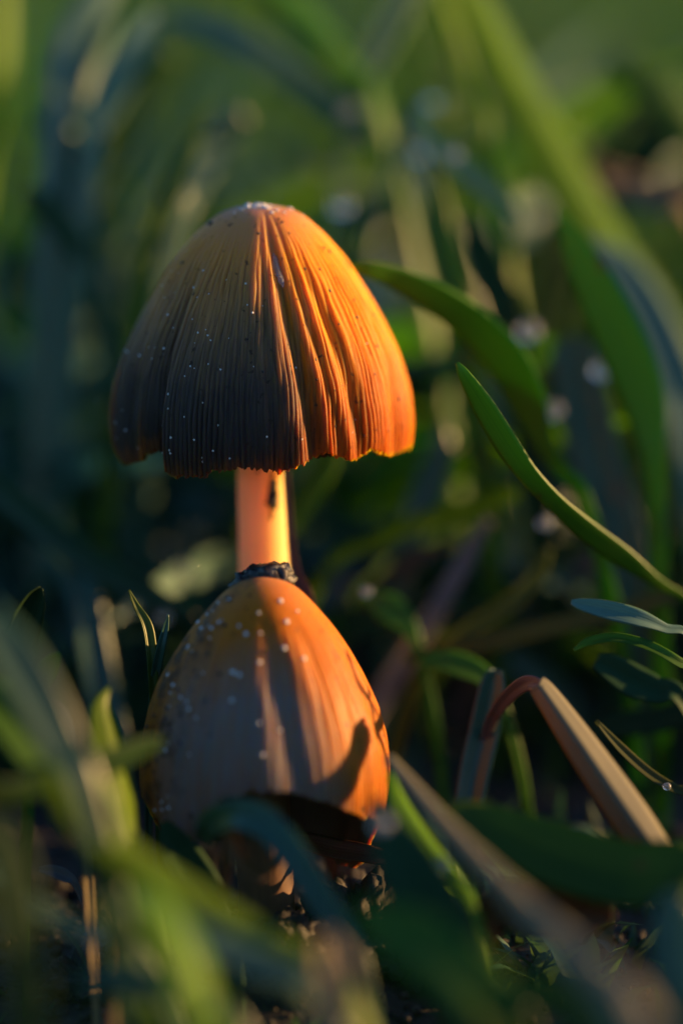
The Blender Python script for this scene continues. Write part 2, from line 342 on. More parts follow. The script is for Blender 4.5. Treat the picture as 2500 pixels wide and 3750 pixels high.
    attr(o, 's', S+S); attr(o, 'th', TH+TH); attr(o, 'ridge', RG+RG)
    def surf(th, s):                     # a point of the outer skin by angle and share of the way down
        i = min(range(nth), key=lambda q: abs(THS[q]-th)) if abs(th) > R(103) else int(round((th+R(104))/(2*R(104))*(int(nth*0.8)-1))); j = int(round(min(1, s)**(1/0.92)*nt))
        return Vector(vo[j*nth+i])
    return o, surf, (Zx, Qx)

def tube(name, pts, rads, mat, parent=None, n=28, wob=0.0, seed=0.0):
    v = []; f = []
    for j, (p, r) in enumerate(zip(pts, rads)):
        p = Vector(p); t = (Vector(pts[min(j+1, len(pts)-1)])-Vector(pts[max(j-1, 0)])).normalized()
        a = t.cross(Vector((0, 1, 0))).normalized(); b = t.cross(a).normalized()
        for i in range(n):
            an = 2*math.pi*i/n
            rr = r*(1+wob*smooth_noise(math.cos(an)*2.2, math.sin(an)*2.2, j*0.12+seed))
            v.append(p+a*(rr*math.cos(an))+b*(rr*math.sin(an)))
    for j in range(len(pts)-1):
        for i in range(n):
            i2 = (i+1) % n; f.append((j*n+i, j*n+i2, (j+1)*n+i2, (j+1)*n+i))
    f.append(tuple(range(n-1, -1, -1))); f.append(tuple((len(pts)-1)*n+i for i in range(n)))
    o = mesh_obj(name, v, f, mat, parent)
    bm = bmesh.new(); bm.from_mesh(o.data); bmesh.ops.recalc_face_normals(bm, faces=bm.faces); bm.to_mesh(o.data); bm.free()
    o.data.polygons.foreach_set('use_smooth', [True]*len(o.data.polygons))
    return o

def blob_mesh(name, sub, rx, ry, rz, rough, seed, freq=1.0):
    bm = bmesh.new(); bmesh.ops.create_icosphere(bm, subdivisions=sub, radius=1.0)
    for v in bm.verts:
        n = v.co.normalized()
        k = 1+rough*noise.noise(n*1.6*freq+Vector((seed, 0, 0)))+rough*0.55*noise.noise(n*4.5*freq+Vector((0, seed, 0)))+rough*0.3*noise.noise(n*11*freq+Vector((0, 0, seed)))
        v.co = Vector((n.x*rx*k, n.y*ry*k, n.z*rz*k))
    me = bpy.data.meshes.new(name); bm.to_mesh(me); bm.free()
    me.polygons.foreach_set('use_smooth', [True]*len(me.polygons))
    return me
FLECKS = [blob_mesh('fleck', 2, 1, 1, 0.6, 0.45, i*3.3) for i in range(4)]
for m_ in FLECKS: m_.materials.append(M['fleck'])
SPECKS = [blob_mesh('dirt_speck', 2, 1, 1.3, 0.6, 0.5, i*5.3+1) for i in range(3)]
for m_ in SPECKS: m_.materials.append(M['speck'])
def stick_on(name, me, surf, th, s, rad, parent, capo):
    p = surf(th, s); q = surf(th+0.01, s); w = surf(th, min(1, s+0.012))
    n = (q-p).cross(w-p); n = -n.normalized() if n.normalized().dot(Vector((p.x, p.y, 0.003))) < 0 else n.normalized()
    o = bpy.data.objects.new(name, me); C.objects.link(o); o.parent = parent
    o.matrix_local = Matrix.Translation(p+n*rad*0.15) @ n.to_track_quat('Z', 'Y').to_matrix().to_4x4() @ Matrix.Rotation(rng.uniform(0, 6), 4, 'Z') @ Matrix.Diagonal((rad, rad, rad, 1))
    return o

def gills(parent, prof, ztop, stem_r, n, zr):
    Zx, Qx = prof; v = []; f = []
    zs = np.linspace(Zx[60], zr, 9)
    for g in range(n):
        an = 2*math.pi*g/n; c, s_ = math.cos(an), math.sin(an); b = len(v)
        for z in zs:
            ro = float(np.interp(-z, -Zx, Qx))-0.0019; ri = max(stem_r*0.8, ro-0.0045)
            for r_ in (ro, ri):
                for w in (-1, 1):
                    v.append((r_*s_+w*0.00012*c, -r_*c+w*0.00012*s_, z))
        for j in range(len(zs)-1):
            a = b+4*j
            f += [(a, a+4, a+6, a+2), (a+1, a+3, a+7, a+5), (a+2, a+6, a+7, a+3)]
    o = mesh_obj('gills', v, f, M['gill'], parent); o['kind'] = 'stuff'
    return o

# --- the taller mushroom
DZ1 = 12.0; AX1 = 951
view1 = PITCH - math.atan((1875-1300)*0.036/0.1/3750)
apex1 = P(AX1, 752, DZ1)
base1 = Vector((apex1.x, apex1.y, gz(apex1.x, apex1.y)))
mush1 = tag(empty('mushroom', base1), 'taller mushroom with broad ribbed bell cap, torn dark rim and smooth orange stem', 'mushroom')
prof1 = [(752, 0), (758, 60), (770, 120), (795, 168), (860, 240), (960, 322), (1080, 402), (1200, 470), (1310, 518), (1430, 550), (1540, 561), (1640, 552), (1740, 535)]
rim1 = [(385, 1600), (400, 1660), (425, 1698), (450, 1700), (500, 1672), (560, 1640), (590, 1622), (596, 1640), (606, 1700), (630, 1738), (700, 1742), (765, 1738), (790, 1712), (840, 1718), (900, 1706), (960, 1706), (1030, 1722), (1060, 1712), (1110, 1690), (1180, 1672), (1200, 1655), (1225, 1655), (1280, 1678), (1335, 1680), (1362, 1652), (1400, 1660), (1440, 1672), (1490, 1652), (1512, 1630)]
folds1 = [(0.17, 0.44, 0.02, 0.07, 0.0014), (0.50, 0.78, 0.15, 0.06, 0.0008), (0.03, 0.14, 0.05, 0.045, 0.0005), (0.34, 0.60, 0.02, 0.05, 0.0006), (1.05, 1.15, 0.5, 0.10, 0.0006), (-1.2, -1.05, 0.4, 0.08, 0.0006), (1.9, 2.0, 0.4, 0.1, 0.001), (-2.2, -2.0, 0.4, 0.1, 0.001), (3.0, 2.9, 0.4, 0.1, 0.001)]
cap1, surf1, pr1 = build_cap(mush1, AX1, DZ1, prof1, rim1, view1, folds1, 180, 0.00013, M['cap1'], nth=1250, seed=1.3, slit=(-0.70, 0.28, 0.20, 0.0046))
cap1.location = apex1-base1
sp0 = P(957, 2300, DZ1)-base1
pts1 = []; rad1 = []
for j in range(40):
    z = -0.006+(apex1.z-base1.z-0.0045+0.006)*j/39
    t = j/39; pts1.append((0.00014*math.sin(t*5)+0.0001, 0, z)); rad1.append(0.00283*(1.0+0.10*(1-t)**2+(0.15 if t > 0.93 else 0)*(t-0.93)/0.07))
stem1 = tube('stem', pts1, rad1, M['stem'], mush1, 40, 0.06, 2.0)
gills(mush1, pr1, 0, 0.0028, 110, -0.0255).location = apex1-base1
# dirt on the stem, laid as thin crusts on its skin
def stem_dirt(px, py, rx, rz, seed):
    p = P(px, py, DZ1)-base1; ang = math.asin(max(-1, min(1, (p.x-0.0001)/0.00285)))
    me = blob_mesh('dirt_crust', 4, rx*1.5, 0.00032, rz*1.2, 0.75, seed, 1.4); me.materials.append(M['speck'])
    o = bpy.data.objects.new('dirt_crust', me); C.objects.link(o); o.parent = mush1
    o.location = (0.0001+0.00286*math.sin(ang), -0.00286*math.cos(ang), p.z); o.rotation_euler = (0, 0, ang)
for a in [(938, 1735, 0.00033, 0.00020, 1), (993, 1838, 0.00035, 0.0009, 2), (990, 1878, 0.00042, 0.0007, 3), (996, 1810, 0.00022, 0.0004, 4), (992, 1774, 0.00016, 0.00016, 5), (990, 1930, 0.00012, 0.0002, 6), (984, 1945, 0.0001, 0.00018, 7), (940, 1760, 0.00012, 0.00015, 8), (1000, 1905, 0.00018, 0.0002, 9)]:
    stem_dirt(*a)
# pale crumbs of veil at the top, flecks and specks over the cap
for i in range(46):
    a = rng.uniform(-math.pi, math.pi); s = abs(rng.gauss(0.03, 0.04))
    stick_on('fleck', FLECKS[i % 4], surf1, a, s, rng.uniform(0.00010, 0.00034), cap1, cap1)
for i in range(70):
    a = rng.gauss(-0.72, 0.35) if i < 44 else rng.uniform(-1.4, 1.5); s = rng.uniform(0.35, 0.99)
    stick_on('fleck', FLECKS[i % 4], surf1, a, s, rng.uniform(0.00005, 0.00013), cap1, cap1)
for i in range(46):
    a = rng.uniform(-1.3, 1.5) if i < 22 else rng.gauss(1.0, 0.3); s = rng.uniform(0.1, 0.95)
    stick_on('dirt_speck', SPECKS[i % 3], surf1, a, s, rng.uniform(0.00006, 0.00017), cap1, cap1)
stick_on('dirt_speck', SPECKS[1], surf1, -1.25, 0.17, 0.0003, cap1, cap1)
# the wet streak high on the cap
def streak():
    v = []; f = []; n = 8; m = 24
    for j in range(m+1):
        t = j/m; s = 0.29+0.12*t; th = 0.235+0.075*t
        p = surf1(th, s); q = surf1(th+0.02, s); w_ = surf1(th, s+0.012)
        nn = (q-p).cross(w_-p).normalized(); nn = nn if nn.dot(Vector((p.x, p.y, 0.002))) > 0 else -nn
        side = (q-p).normalized(); r = 0.00062*math.sin(math.pi*min(0.98, max(0.02, t)))**0.7
        p = p + nn*0.00032
        for i in range(n):
            an = 2*math.pi*i/n; v.append(p+side*(r*math.cos(an))+nn*(0.8*r*math.sin(an)))
    for j in range(m):
        for i in range(n): f.append((j*n+i, j*n+(i+1) % n, (j+1)*n+(i+1) % n, (j+1)*n+i))
    o = mesh_obj('water_streak', v, f, M['water']); o.location = apex1
    tag(o, 'glistening wet streak in a fold of the taller mushroom cap', 'water drop')
streak()

# --- the shorter mushroom in front
DZ2 = -5.5; AX2 = 962
view2 = PITCH + math.atan((2600-1875)*0.036/0.1/3750)
apex2 = P(AX2, 2122, DZ2)
base2 = Vector((apex2.x, apex2.y, gz(apex2.x, apex2.y)))
mush2 = tag(empty('mushroom', base2), 'shorter mushroom with smooth egg shaped cap speckled with pale flecks, edge notched', 'mushroom')
prof2 = [(2122, 0), (2130, 60), (2152, 118), (2200, 172), (2300, 258), (2400, 328), (2500, 384), (2600, 426), (2700, 453), (2800, 464), (2900, 462), (3000, 448), (3100, 425)]
rim2 = [(495, 2880), (540, 2960), (600, 3030), (660, 3075), (715, 3075), (742, 3010), (775, 2962), (830, 2918), (920, 2896), (1010, 2896), (1100, 2908), (1190, 2928), (1260, 2962), (1330, 2992), (1400, 3002), (1440, 2990)]
folds2 = [(-0.5, -0.45, 0.2, 0.10, 0.0004), (0.0, 0.46, 0.1, 0.15, 0.0006), (-0.1, -0.08, 0.25, 0.08, 0.0002), (0.9, 0.95, 0.3, 0.1, 0.0003), (2.2, 2.2, 0.3, 0.12, 0.0006), (-2.4, -2.4, 0.3, 0.1, 0.0006)]
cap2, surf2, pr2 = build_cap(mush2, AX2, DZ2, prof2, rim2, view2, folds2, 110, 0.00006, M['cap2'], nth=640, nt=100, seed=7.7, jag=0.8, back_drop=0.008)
cap2.location = apex2-base2
pts2 = [(0.0002*math.sin(j*0.4), 0.0, -0.006+(apex2.z-base2.z-0.0035+0.006)*j/24) for j in range(25)]
tag(tube('stem', pts2, [0.0027*(1.15-0.2*j/24) for j in range(25)], M['stem2'], mush2, 32, 0.06, 5.0), 'stem coloured dark in place of shade')
gills(mush2, pr2, 0, 0.0027, 90, -0.0195).location = apex2-base2
fl2 = [(1028, 2195), (947, 2238), (952, 2316), (902, 2318), (1040, 2374), (1113, 2410), (948, 2420), (880, 2472), (850, 2460), (945, 2650), (1022, 2680), (845, 2560), (690, 2770), (958, 2760), (800, 2205), (812, 2262), (760, 2250), (715, 2280), (775, 2305), (875, 2290), (635, 2505), (760, 2340), (740, 2300), (1090, 2240), (1050, 2270), (780, 2235), (800, 2290)]
k2 = PXM*(FOCUS+DZ2*0.001)/FOCUS
def cap2_from_px(px, py):
    best = None
    for s in np.linspace(0.03, 0.98, 60):
        for th in np.linspace(-1.5, 1.5, 80):
            q = to_px(surf2(th, s)+apex2); e = (q[0]-px)**2+(q[1]-py)**2
            if best is None or e < best[0]: best = (e, th, s)
    return best[1], best[2]
for i, (px, py) in enumerate(fl2):
    a, s = cap2_from_px(px, py); stick_on('fleck', FLECKS[i % 4], surf2, a, s, rng.uniform(0.00011, 0.00027), cap2, cap2)
for i in range(70):
    a = rng.gauss(-0.95, 0.22); s = min(0.97, max(0.15, rng.gauss(0.5, 0.24)))
    me = SPECKS[i % 3] if i % 3 else FLECKS[i % 4]
    stick_on('dirt_speck' if i % 3 else 'fleck', me, surf2, a, s, rng.uniform(0.00007, 0.00022), cap2, cap2)

# wet lump of soil lying on the shorter cap against the stem
def lump():
    c = P(958, 2118, 0.5)
    bm = bmesh.new()
    for i, (px, py, r) in enumerate([(900, 2128, 1.15), (940, 2112, 1.35), (985, 2100, 1.5), (1015, 2105, 1.4), (1040, 2122, 1.0), (878, 2142, 0.8), (960, 2135, 1.4), (1005, 2138, 1.3), (1050, 2142, 0.7)]):
        q = P(px, py+12, rng.uniform(-1.5, 1.0))-c
        me = blob_mesh('t', 3, r*0.001*1.25, r*0.001*1.6, r*0.001*1.1, 0.55, i*4.1+2); 
        t = bmesh.new(); t.from_mesh(me); bmesh.ops.translate(t, verts=t.verts, vec=q); t.to_mesh(me); t.free(); bm.from_mesh(me); bpy.data.meshes.remove(me)
    me = bpy.data.meshes.new('soil_lump'); bm.to_mesh(me); bm.free(); me.materials.append(M['wet'])
    me.polygons.foreach_set('use_smooth', [True]*len(me.polygons))
    o = bpy.data.objects.new('soil_lump', me); C.objects.link(o); o.location = c
    tag(o, 'wet black lump of soil on top of the shorter mushroom against the stem', 'soil')
lump()

# ------------------------------------------------------------------ grass blades traced one by one
def catmull(P_, n):
    Q = [np.array(P_[0])*2-np.array(P_[1])]+[np.array(p) for p in P_]+[np.array(P_[-1])*2-np.array(P_[-2])]
    out = []
    m = len(P_)-1
    for i in range(n+1):
        u = i/n*m; j = min(int(u), m-1); t = u-j
        a, b, c, d = Q[j], Q[j+1], Q[j+2], Q[j+3]
        out.append(0.5*((2*b)+(c-a)*t+(2*a-5*b+4*c-d)*t*t+(3*b-a-3*c+d)*t**3))
    return out
def blade_geo(pts, wid, fold, roll, n=36, th=0.00022, cross=4):
    """closed, keeled blade: pts (Vectors, tip -> root) and full widths in metres"""
    arr = catmull([tuple(p)+(w,) for p, w in zip(pts, wid)], n)
    v = []; U = []; T = []; f = []
    ring = []
    for j in range(n+1):
        p = Vector(arr[j][:3]); w = max(0.00008, arr[j][3])
        a = Vector(arr[max(0, j-1)][:3]); b = Vector(arr[min(n, j+1)][:3]); t = (b-a).normalized()
        view = (CAM-p).normalized()
        side = t.cross(view)
        side = side.normalized() if side.length > 1e-5 else RT.copy()
        nn = side.cross(t).normalized()
        if nn.dot(view) < 0: nn = -nn
        r_ = roll[0]+(roll[1]-roll[0])*j/n
        s2 = side*math.cos(r_)+nn*math.sin(r_); n2 = nn*math.cos(r_)-side*math.sin(r_)
        base = len(v)
        prof = [(-1+2*i/(2*cross)) for i in range(2*cross+1)]
        for u in prof:
            h = fold*w*0.5*(abs(u)-0.5)*1.0 + 0.012*w*math.cos(u*math.pi*0.5)
            v.append(p+s2*(u*w*0.5)+n2*(h+th*(1-u*u)*0.5)); U.append((u+1)/2); T.append(j/n)
        for u in reversed(prof[1:-1]):
            h = fold*w*0.5*(abs(u)-0.5)*1.0 + 0.012*w*math.cos(u*math.pi*0.5)
            v.append(p+s2*(u*w*0.5)+n2*(h-th*(1-u*u)*0.5)); U.append((u+1)/2); T.append(j/n)
    m = 4*cross
    for j in range(n):
        for i in range(m):
            i2 = (i+1) % m; f.append((j*m+i, j*m+i2, (j+1)*m+i2, (j+1)*m+i))
    f.append(tuple(range(m-1, -1, -1))); f.append(tuple(n*m+i for i in range(m)))
    return v, f, U, T
def finish_blade(name, pts, wid, mat, label, cat, group=None, fold=0.5, roll=(0, 0), n=36, root=True, rnd=None, th=0.00022, lead=0.35):
    pts = [Vector(p) for p in pts]; wid = list(wid)
    if root:
        p = pts[-1]; h = p.z-gz(p.x, p.y)
        if h > 0.001:
            t = (pts[-1]-pts[-2]).normalized(); th_ = Vector((t.x, t.y, 0))
            q1 = p+th_*lead*h*0.6+Vector((0, 0, -0.45*h)); q2 = p+th_*lead*h+Vector((0, 0, -h-0.003)); q2.z = gz(q2.x, q2.y)-0.003
            q1.z = max(q1.z, 0.5*(p.z+q2.z)-0.002)
            pts += [q1, q2]; wid += [wid[-1]*0.9, wid[-1]*0.7]
    v, f, U, T = blade_geo(pts, wid, fold, roll, n, th)
    b = Vector(v[-1]); o = mesh_obj(name, [Vector(q)-b for q in v], f, M[mat]); o.location = b
    attr(o, 'u', U); attr(o, 't', T); attr(o, 'rnd', [rng.random() if rnd is None else rnd]*len(v))
    return tag(o, label, cat, group)
near = lambda d: d if d < 40 else 40+(d-40)*0.55
def blade(label, mat, pts, fold=0.5, roll=(0, 0), name='grass_blade', cat='grass blade', group=None, **kw):
    pts = [(a, b, near(d), w) for a, b, d, w in pts]
    return finish_blade(name, [P(a, b, d) for a, b, d, w in pts], [pxw(w, d) for a, b, d, w in pts], mat, label, cat, group, fold, roll, **kw)

# right of the taller cap
blade('narrow sharp green blade with a browned tip leaning toward the taller cap', 'green', [(1672, 1328, 4, 14), (1700, 1375, 4, 50), (1770, 1490, 5, 84), (1850, 1620, 6, 92), (1930, 1735, 7, 80), (2030, 1840, 9, 72), (2150, 1945, 12, 84), (2280, 2040, 15, 80), (2400, 2130, 18, 46), (2560, 2260, 24, 30)], 0.06, (-0.25, -0.2), rnd=0.55)
blade('broad bright green blade arching out from behind the taller mushroom cap', 'green', [(1260, 985, 22, 20), (1340, 985, 22, 60), (1450, 1020, 24, 88), (1600, 1095, 26, 120), (1750, 1205, 29, 150), (1865, 1340, 31, 165), (1935, 1480, 33, 140), (1985, 1610, 34, 80), (2070, 1740, 35, 60), (2140, 1840, 36, 60)], 0.06, (-0.25, -0.3), rnd=0.8)
blade('tall pointed green blade standing right of the arching blade', 'green', [(2040, 765, 36, 10), (2085, 860, 36, 90), (2150, 1000, 36, 150), (2220, 1140, 36, 180), (2290, 1290, 36, 190), (2345, 1440, 36, 175), (2375, 1580, 36, 130), (2395, 1760, 36, 80)], 0.06, (-0.25, -0.2), rnd=0.6)
blade('blunt blue green blade below the tall pointed blade', 'teal', [(2085, 1235, 62, 60), (2095, 1290, 62, 170), (2120, 1430, 62, 190), (2160, 1600, 61, 190), (2210, 1790, 60, 180), (2270, 1920, 58, 150)], 0.3, (0.1, 0), rnd=0.4)
blade('very wide yellow green blade slanting down behind the tall pointed blade', 'lime', [(1640, -160, 118, 150), (1760, 60, 118, 200), (1880, 300, 116, 230), (2010, 530, 114, 240), (2150, 780, 112, 240), (2310, 1060, 110, 220), (2460, 1380, 108, 180)], -0.2, (0.8, 0.7), rnd=0.6)
blade('second yellow green blade crossing beside the very wide one', 'lime', [(1690, -60, 150, 60), (1800, 150, 148, 150), (1930, 420, 146, 190), (2050, 660, 142, 200), (2240, 900, 136, 190), (2420, 1160, 130, 170), (2560, 1400, 128, 140)], -0.2, (0.7, 0.8), rnd=0.3)
blade('pale grey green blade drooping behind the yellow green blades', 'pale', [(2120, 880, 95, 40), (2230, 980, 95, 190), (2330, 1130, 94, 240), (2430, 1330, 92, 230), (2520, 1560, 90, 180)], 0.2, (0.5, 0.4), rnd=0.3)
blade('pale blue blade catching the sky, pointing up beside the yellow green blades', 'pale', [(1560, -140, 120, 80), (1470, 10, 120, 130), (1395, 150, 122, 125), (1330, 290, 124, 90), (1290, 400, 126, 60)], 0.2, (0.4, 0.4), rnd=0.8)
blade('pale arching blade curving over the top of the taller mushroom', 'pale', [(600, 60, 132, 40), (760, 95, 132, 110), (920, 170, 130, 120), (1080, 290, 128, 115), (1230, 400, 126, 110), (1380, 500, 122, 110), (1540, 640, 118, 90)], 0.25, (0.6, 0.3), rnd=0.35)
blade('split pale blade end hanging behind the taller cap', 'pale', [(1905, 800, 78, 16), (1840, 730, 79, 75), (1760, 660, 80, 95), (1660, 570, 82, 100), (1560, 500, 86, 70), (1480, 430, 92, 60)], 0.6, (0.6, 0.6), rnd=0.7, root=True)
blade('bright green blade upright at the left edge of the meadow view', 'lime', [(30, -120, 130, 80), (25, 60, 130, 120), (15, 250, 130, 130), (-10, 450, 130, 110), (-50, 700, 130, 80)], -0.3, (0.9, 0.9), rnd=0.7)
blade('dark green blade bowing left above the taller cap', 'green', [(640, 200, 140, 40), (540, 300, 140, 110), (460, 420, 140, 140), (400, 560, 140, 120), (330, 700, 138, 100), (280, 900, 136, 80)], 0.4, (0.2, 0.3), rnd=0.1)
blade('blue green blade leaning right at the far upper left', 'teal', [(150, 430, 110, 50), (220, 520, 110, 150), (290, 660, 110, 170), (310, 820, 110, 120), (350, 1000, 110, 90)], 0.1, (-0.6, -0.8), rnd=0.5)
blade('short teal blade catching light left of the taller cap', 'teal', [(90, 690, 85, 30), (150, 740, 85, 110), (230, 830, 85, 130), (300, 930, 85, 90), (360, 1060, 84, 70)], 0.1, (-0.5, -0.8), rnd=0.2)
blade('grey green blade leaning behind the apex of the taller cap', 'pale', [(900, 420, 115, 50), (820, 480, 115, 140), (740, 580, 114, 150), (690, 700, 112, 120), (640, 860, 110, 100)], 0.2, (0.4, 0.5), rnd=0.15)
blade('long green blade rising behind the apex of the taller cap', 'green', [(760, 380, 90, 10), (700, 520, 90, 60), (640, 680, 90, 85), (570, 860, 88, 90), (500, 1060, 86, 80)], 0.4, (0.2, 0.1), rnd=0.2)
blade('green blade standing upright right of the taller cap apex', 'green', [(1600, 620, 72, 20), (1600, 740, 72, 90), (1610, 880, 72, 120), (1650, 1010, 72, 120), (1690, 1150, 72, 100)], 0.3, (0.3, 0), rnd=0.35)
blade('dark green blade behind the wet split blade', 'dark', [(1720, 760, 84, 20), (1740, 880, 84, 110), (1800, 1030, 84, 130), (1860, 1180, 82, 120)], 0.3, (0.1, 0), rnd=0.6)
blade('faint green blade at the far upper right', 'dark', [(2520, 300, 160, 60), (2400, 480, 160, 190), (2260, 640, 160, 210), (2150, 800, 160, 180), (2060, 960, 158, 140)], 0.3, (0.3, 0.4), rnd=0.8)
blade('dry beige blade lying behind the yellow green blades', 'tan', [(2180, 620, 150, 60), (2280, 680, 150, 130), (2400, 730, 150, 150), (2560, 770, 150, 140)], 0.2, (0.6, 0.5), rnd=0.1)
blade('wide grey green blade drooping above the left shoulder of the taller cap', 'pale', [(420, -80, 110, 60), (360, 40, 110, 200), (300, 180, 110, 240), (250, 340, 108, 200), (220, 520, 106, 140)], -0.2, (0.5, 0.5), rnd=0.5)
blade('bright green blade crossing over the pale arching blade', 'green', [(940, -100, 118, 60), (1060, 20, 118, 150), (1180, 150, 118, 170), (1290, 290, 118, 150), (1380, 430, 116, 110)], -0.2, (0.7, 0.7), rnd=0.8)
blade('second grey green blade hanging beside the wide drooping one', 'pale', [(560, 40, 104, 40), (520, 150, 104, 140), (440, 290, 104, 170), (380, 420, 104, 130), (340, 560, 104, 100)], -0.2, (0.6, 0.5), rnd=0.9)
blade('narrow green blade rising between the pale blue blade and the yellow green ones', 'lime', [(1600, -80, 112, 50), (1640, 60, 112, 100), (1690, 200, 112, 110), (1740, 340, 112, 90), (1800, 520, 110, 80)], -0.2, (0.8, 0.7), rnd=0.6)
blade('green blade bowing over at the far upper right behind the beige blade', 'green', [(2200, 240, 140, 60), (2300, 260, 140, 160), (2420, 330, 140, 190), (2520, 460, 140, 170), (2580, 640, 140, 130)], -0.2, (0.7, 0.6), rnd=0.3)
# behind the stem
blade('green blade slanting just behind the orange stem', 'green', [(1240, 1600, 42, 20), (1200, 1690, 42, 85), (1140, 1790, 42, 100), (1075, 1890, 42, 95), (1000, 2010, 42, 80)], 0.3, (0.2, 0.1), rnd=0.3)
blade('thin dry brown stalk pressed against the back of the orange stem', 'brown', [(1040, 1600, 17.2, 16), (1050, 1760, 17.2, 28), (1060, 1900, 17.0, 30), (1072, 2040, 16.8, 36), (1092, 2130, 16.5, 52), (1120, 2230, 16.0, 70)], 0.8, (0.2, 0.2), name='dry_stalk', cat='stalk', rnd=0.3)
blade('teal blade leaning between the taller cap and the browned green blade', 'teal', [(1625, 1560, 75, 30), (1610, 1650, 75, 100), (1560, 1790, 75, 120), (1500, 1950, 74, 110)], 0.3, (0.3, 0.2), rnd=0.5)
blade('grey dead stalk running diagonally behind the shorter mushroom', 'grey', [(1790, 1900, 52, 30), (1720, 2010, 52, 64), (1620, 2190, 50, 78), (1500, 2380, 48, 88), (1400, 2540, 46, 90), (1330, 2700, 44, 80)], 0.3, (0.2, 0.2), name='dry_stalk', cat='stalk', rnd=0.5)
blade('olive stem lying across behind the shorter mushroom to the right', 'olive', [(1480, 2420, 36, 30), (1600, 2395, 35, 70), (1800, 2350, 34, 80), (2000, 2300, 33, 76), (2250, 2250, 32, 66), (2560, 2200, 30, 60)], 0.4, (0.2, 0.2), rnd=0.4)
blade('pale olive blade rising from the olive stem', 'olive', [(2010, 2010, 40, 20), (1960, 2110, 40, 60), (1850, 2210, 39, 70), (1700, 2310, 38, 70), (1560, 2430, 37, 60)], 0.4, (0.3, 0.2), rnd=0.7)
blade('olive blade with a bright green end right of the orange stem', 'lime', [(1900, 1800, 58, 40), (1840, 1810, 58, 90), (1740, 1850, 58, 80), (1560, 1900, 58, 64), (1380, 1980, 58, 60), (1200, 2080, 58, 50)], 0.4, (0.3, 0.4), rnd=0.2)
blade('short bright green leaf under the olive stem', 'green', [(1530, 2430, 24, 30), (1600, 2420, 24, 80), (1690, 2440, 24, 100), (1770, 2480, 24, 80), (1830, 2560, 24, 50)], 0.3, (0.4, 0.3), rnd=0.6)
blade('rounded green leaf glowing between the shorter cap and the grey stalk', 'green', [(1340, 2180, 34, 20), (1380, 2205, 34, 90), (1440, 2240, 34, 120), (1490, 2290, 34, 80), (1530, 2370, 34, 40)], 0.2, (0.3, 0.2), rnd=0.8)
# right side near the focal plane
blade('pale grey green leaf end lying level right of the diagonal stalk', 'pale', [(2090, 2205, -1, 20), (2130, 2215, -1, 50), (2220, 2235, -1, 74), (2330, 2262, -1, 70), (2430, 2300, 0, 40), (2560, 2370, 2, 30)], 0.4, (0.4, 0.3), rnd=0.5)
blade('thin sharp green blade arching beneath the pale leaf end', 'green', [(2100, 2382, 0, 14), (2150, 2352, 0, 36), (2250, 2336, 0, 42), (2370, 2365, 0, 44), (2480, 2425, 0, 44), (2580, 2500, 2, 40)], 0.5, (0.5, 0.5), rnd=0.4)
blade('dull crumpled leaf under the thin arching blade', 'dark', [(2180, 2420, 12, 60), (2240, 2450, 12, 110), (2320, 2500, 12, 130), (2400, 2530, 12, 110), (2500, 2570, 12, 70)], 0.4, (0.2, 0.6), rnd=0.9)
blade('folded dry blade with one half lit orange leaning to the right', 'straw', [(1965, 2505, -5, 60), (1990, 2535, -5, 90), (2090, 2680, -7, 120), (2200, 2840, -9, 140), (2300, 2985, -11, 150), (2380, 3095, -13, 130), (2440, 3180, -15, 110)], -1.3, (0.0, 0.0), rnd=0.4)
blade('grey bent stalk joined over the top of the folded dry blade', 'grey', [(2010, 2530, -2, 50), (1940, 2500, 2, 60), (1880, 2530, 6, 56), (1820, 2600, 10, 50), (1780, 2700, 14, 40)], 0.4, (0.2, 0.2), name='dry_stalk', cat='stalk', rnd=0.2)
blade('upright blue grey blade right of the shorter mushroom', 'teal', [(1815, 2450, 14, 50), (1800, 2520, 14, 100), (1770, 2680, 14, 116), (1735, 2830, 13, 116), (1710, 2980, 12, 105)], 0.7, (0.1, 0.1), rnd=0.8)
blade('thin dark blade crossing behind the folded dry blade', 'olive', [(2180, 2640, 6, 16), (2270, 2740, 6, 40), (2370, 2830, 6, 44), (2470, 2890, 6, 40), (2600, 2940, 6, 40)], 0.5, (0.5, 0.4), rnd=0.2)
blade('dark green blade lying level behind the folded dry blade', 'dark', [(2130, 2690, 30, 40), (2250, 2660, 30, 90), (2400, 2640, 30, 100), (2580, 2620, 30, 90)], 0.3, (0.3, 0.3), rnd=0.2)
# foreground right
blade('long tan straw running down from the shorter cap to the foreground', 'straw', [(1420, 2770, -18, 40), (1490, 2860, -22, 60), (1600, 2990, -30, 72), (1760, 3160, -42, 84), (1950, 3350, -56, 105), (2140, 3540, -68, 140), (2330, 3760, -80, 180)], -0.5, (0.2, 0.2), name='dry_straw', cat='straw', rnd=0.5)
blade('yellow green blade lying along the tan straw', 'lime', [(1430, 2830, -14, 40), (1480, 2960, -16, 110), (1560, 3090, -18, 130), (1650, 3200, -20, 100), (1740, 3330, -22, 60)], -0.3, (0.9, 0.8), rnd=0.8)
blade('broad dark green blade sweeping right under the folded dry blade', 'green', [(1640, 2960, -22, 60), (1760, 3010, -22, 150), (1920, 3090, -23, 230), (2100, 3160, -24, 270), (2300, 3210, -25, 270), (2560, 3230, -26, 240)], 0.25, (0.3, 0.5), rnd=0.05)
blade('broad dark blade with a pale bluish tip below the shorter cap', 'dark', [(1370, 2930, -36, 70), (1410, 3010, -37, 130), (1470, 3150, -38, 210), (1560, 3330, -39, 270), (1660, 3530, -40, 280), (1760, 3760, -42, 260)], 0.3, (0.2, 0.2), rnd=0.9)
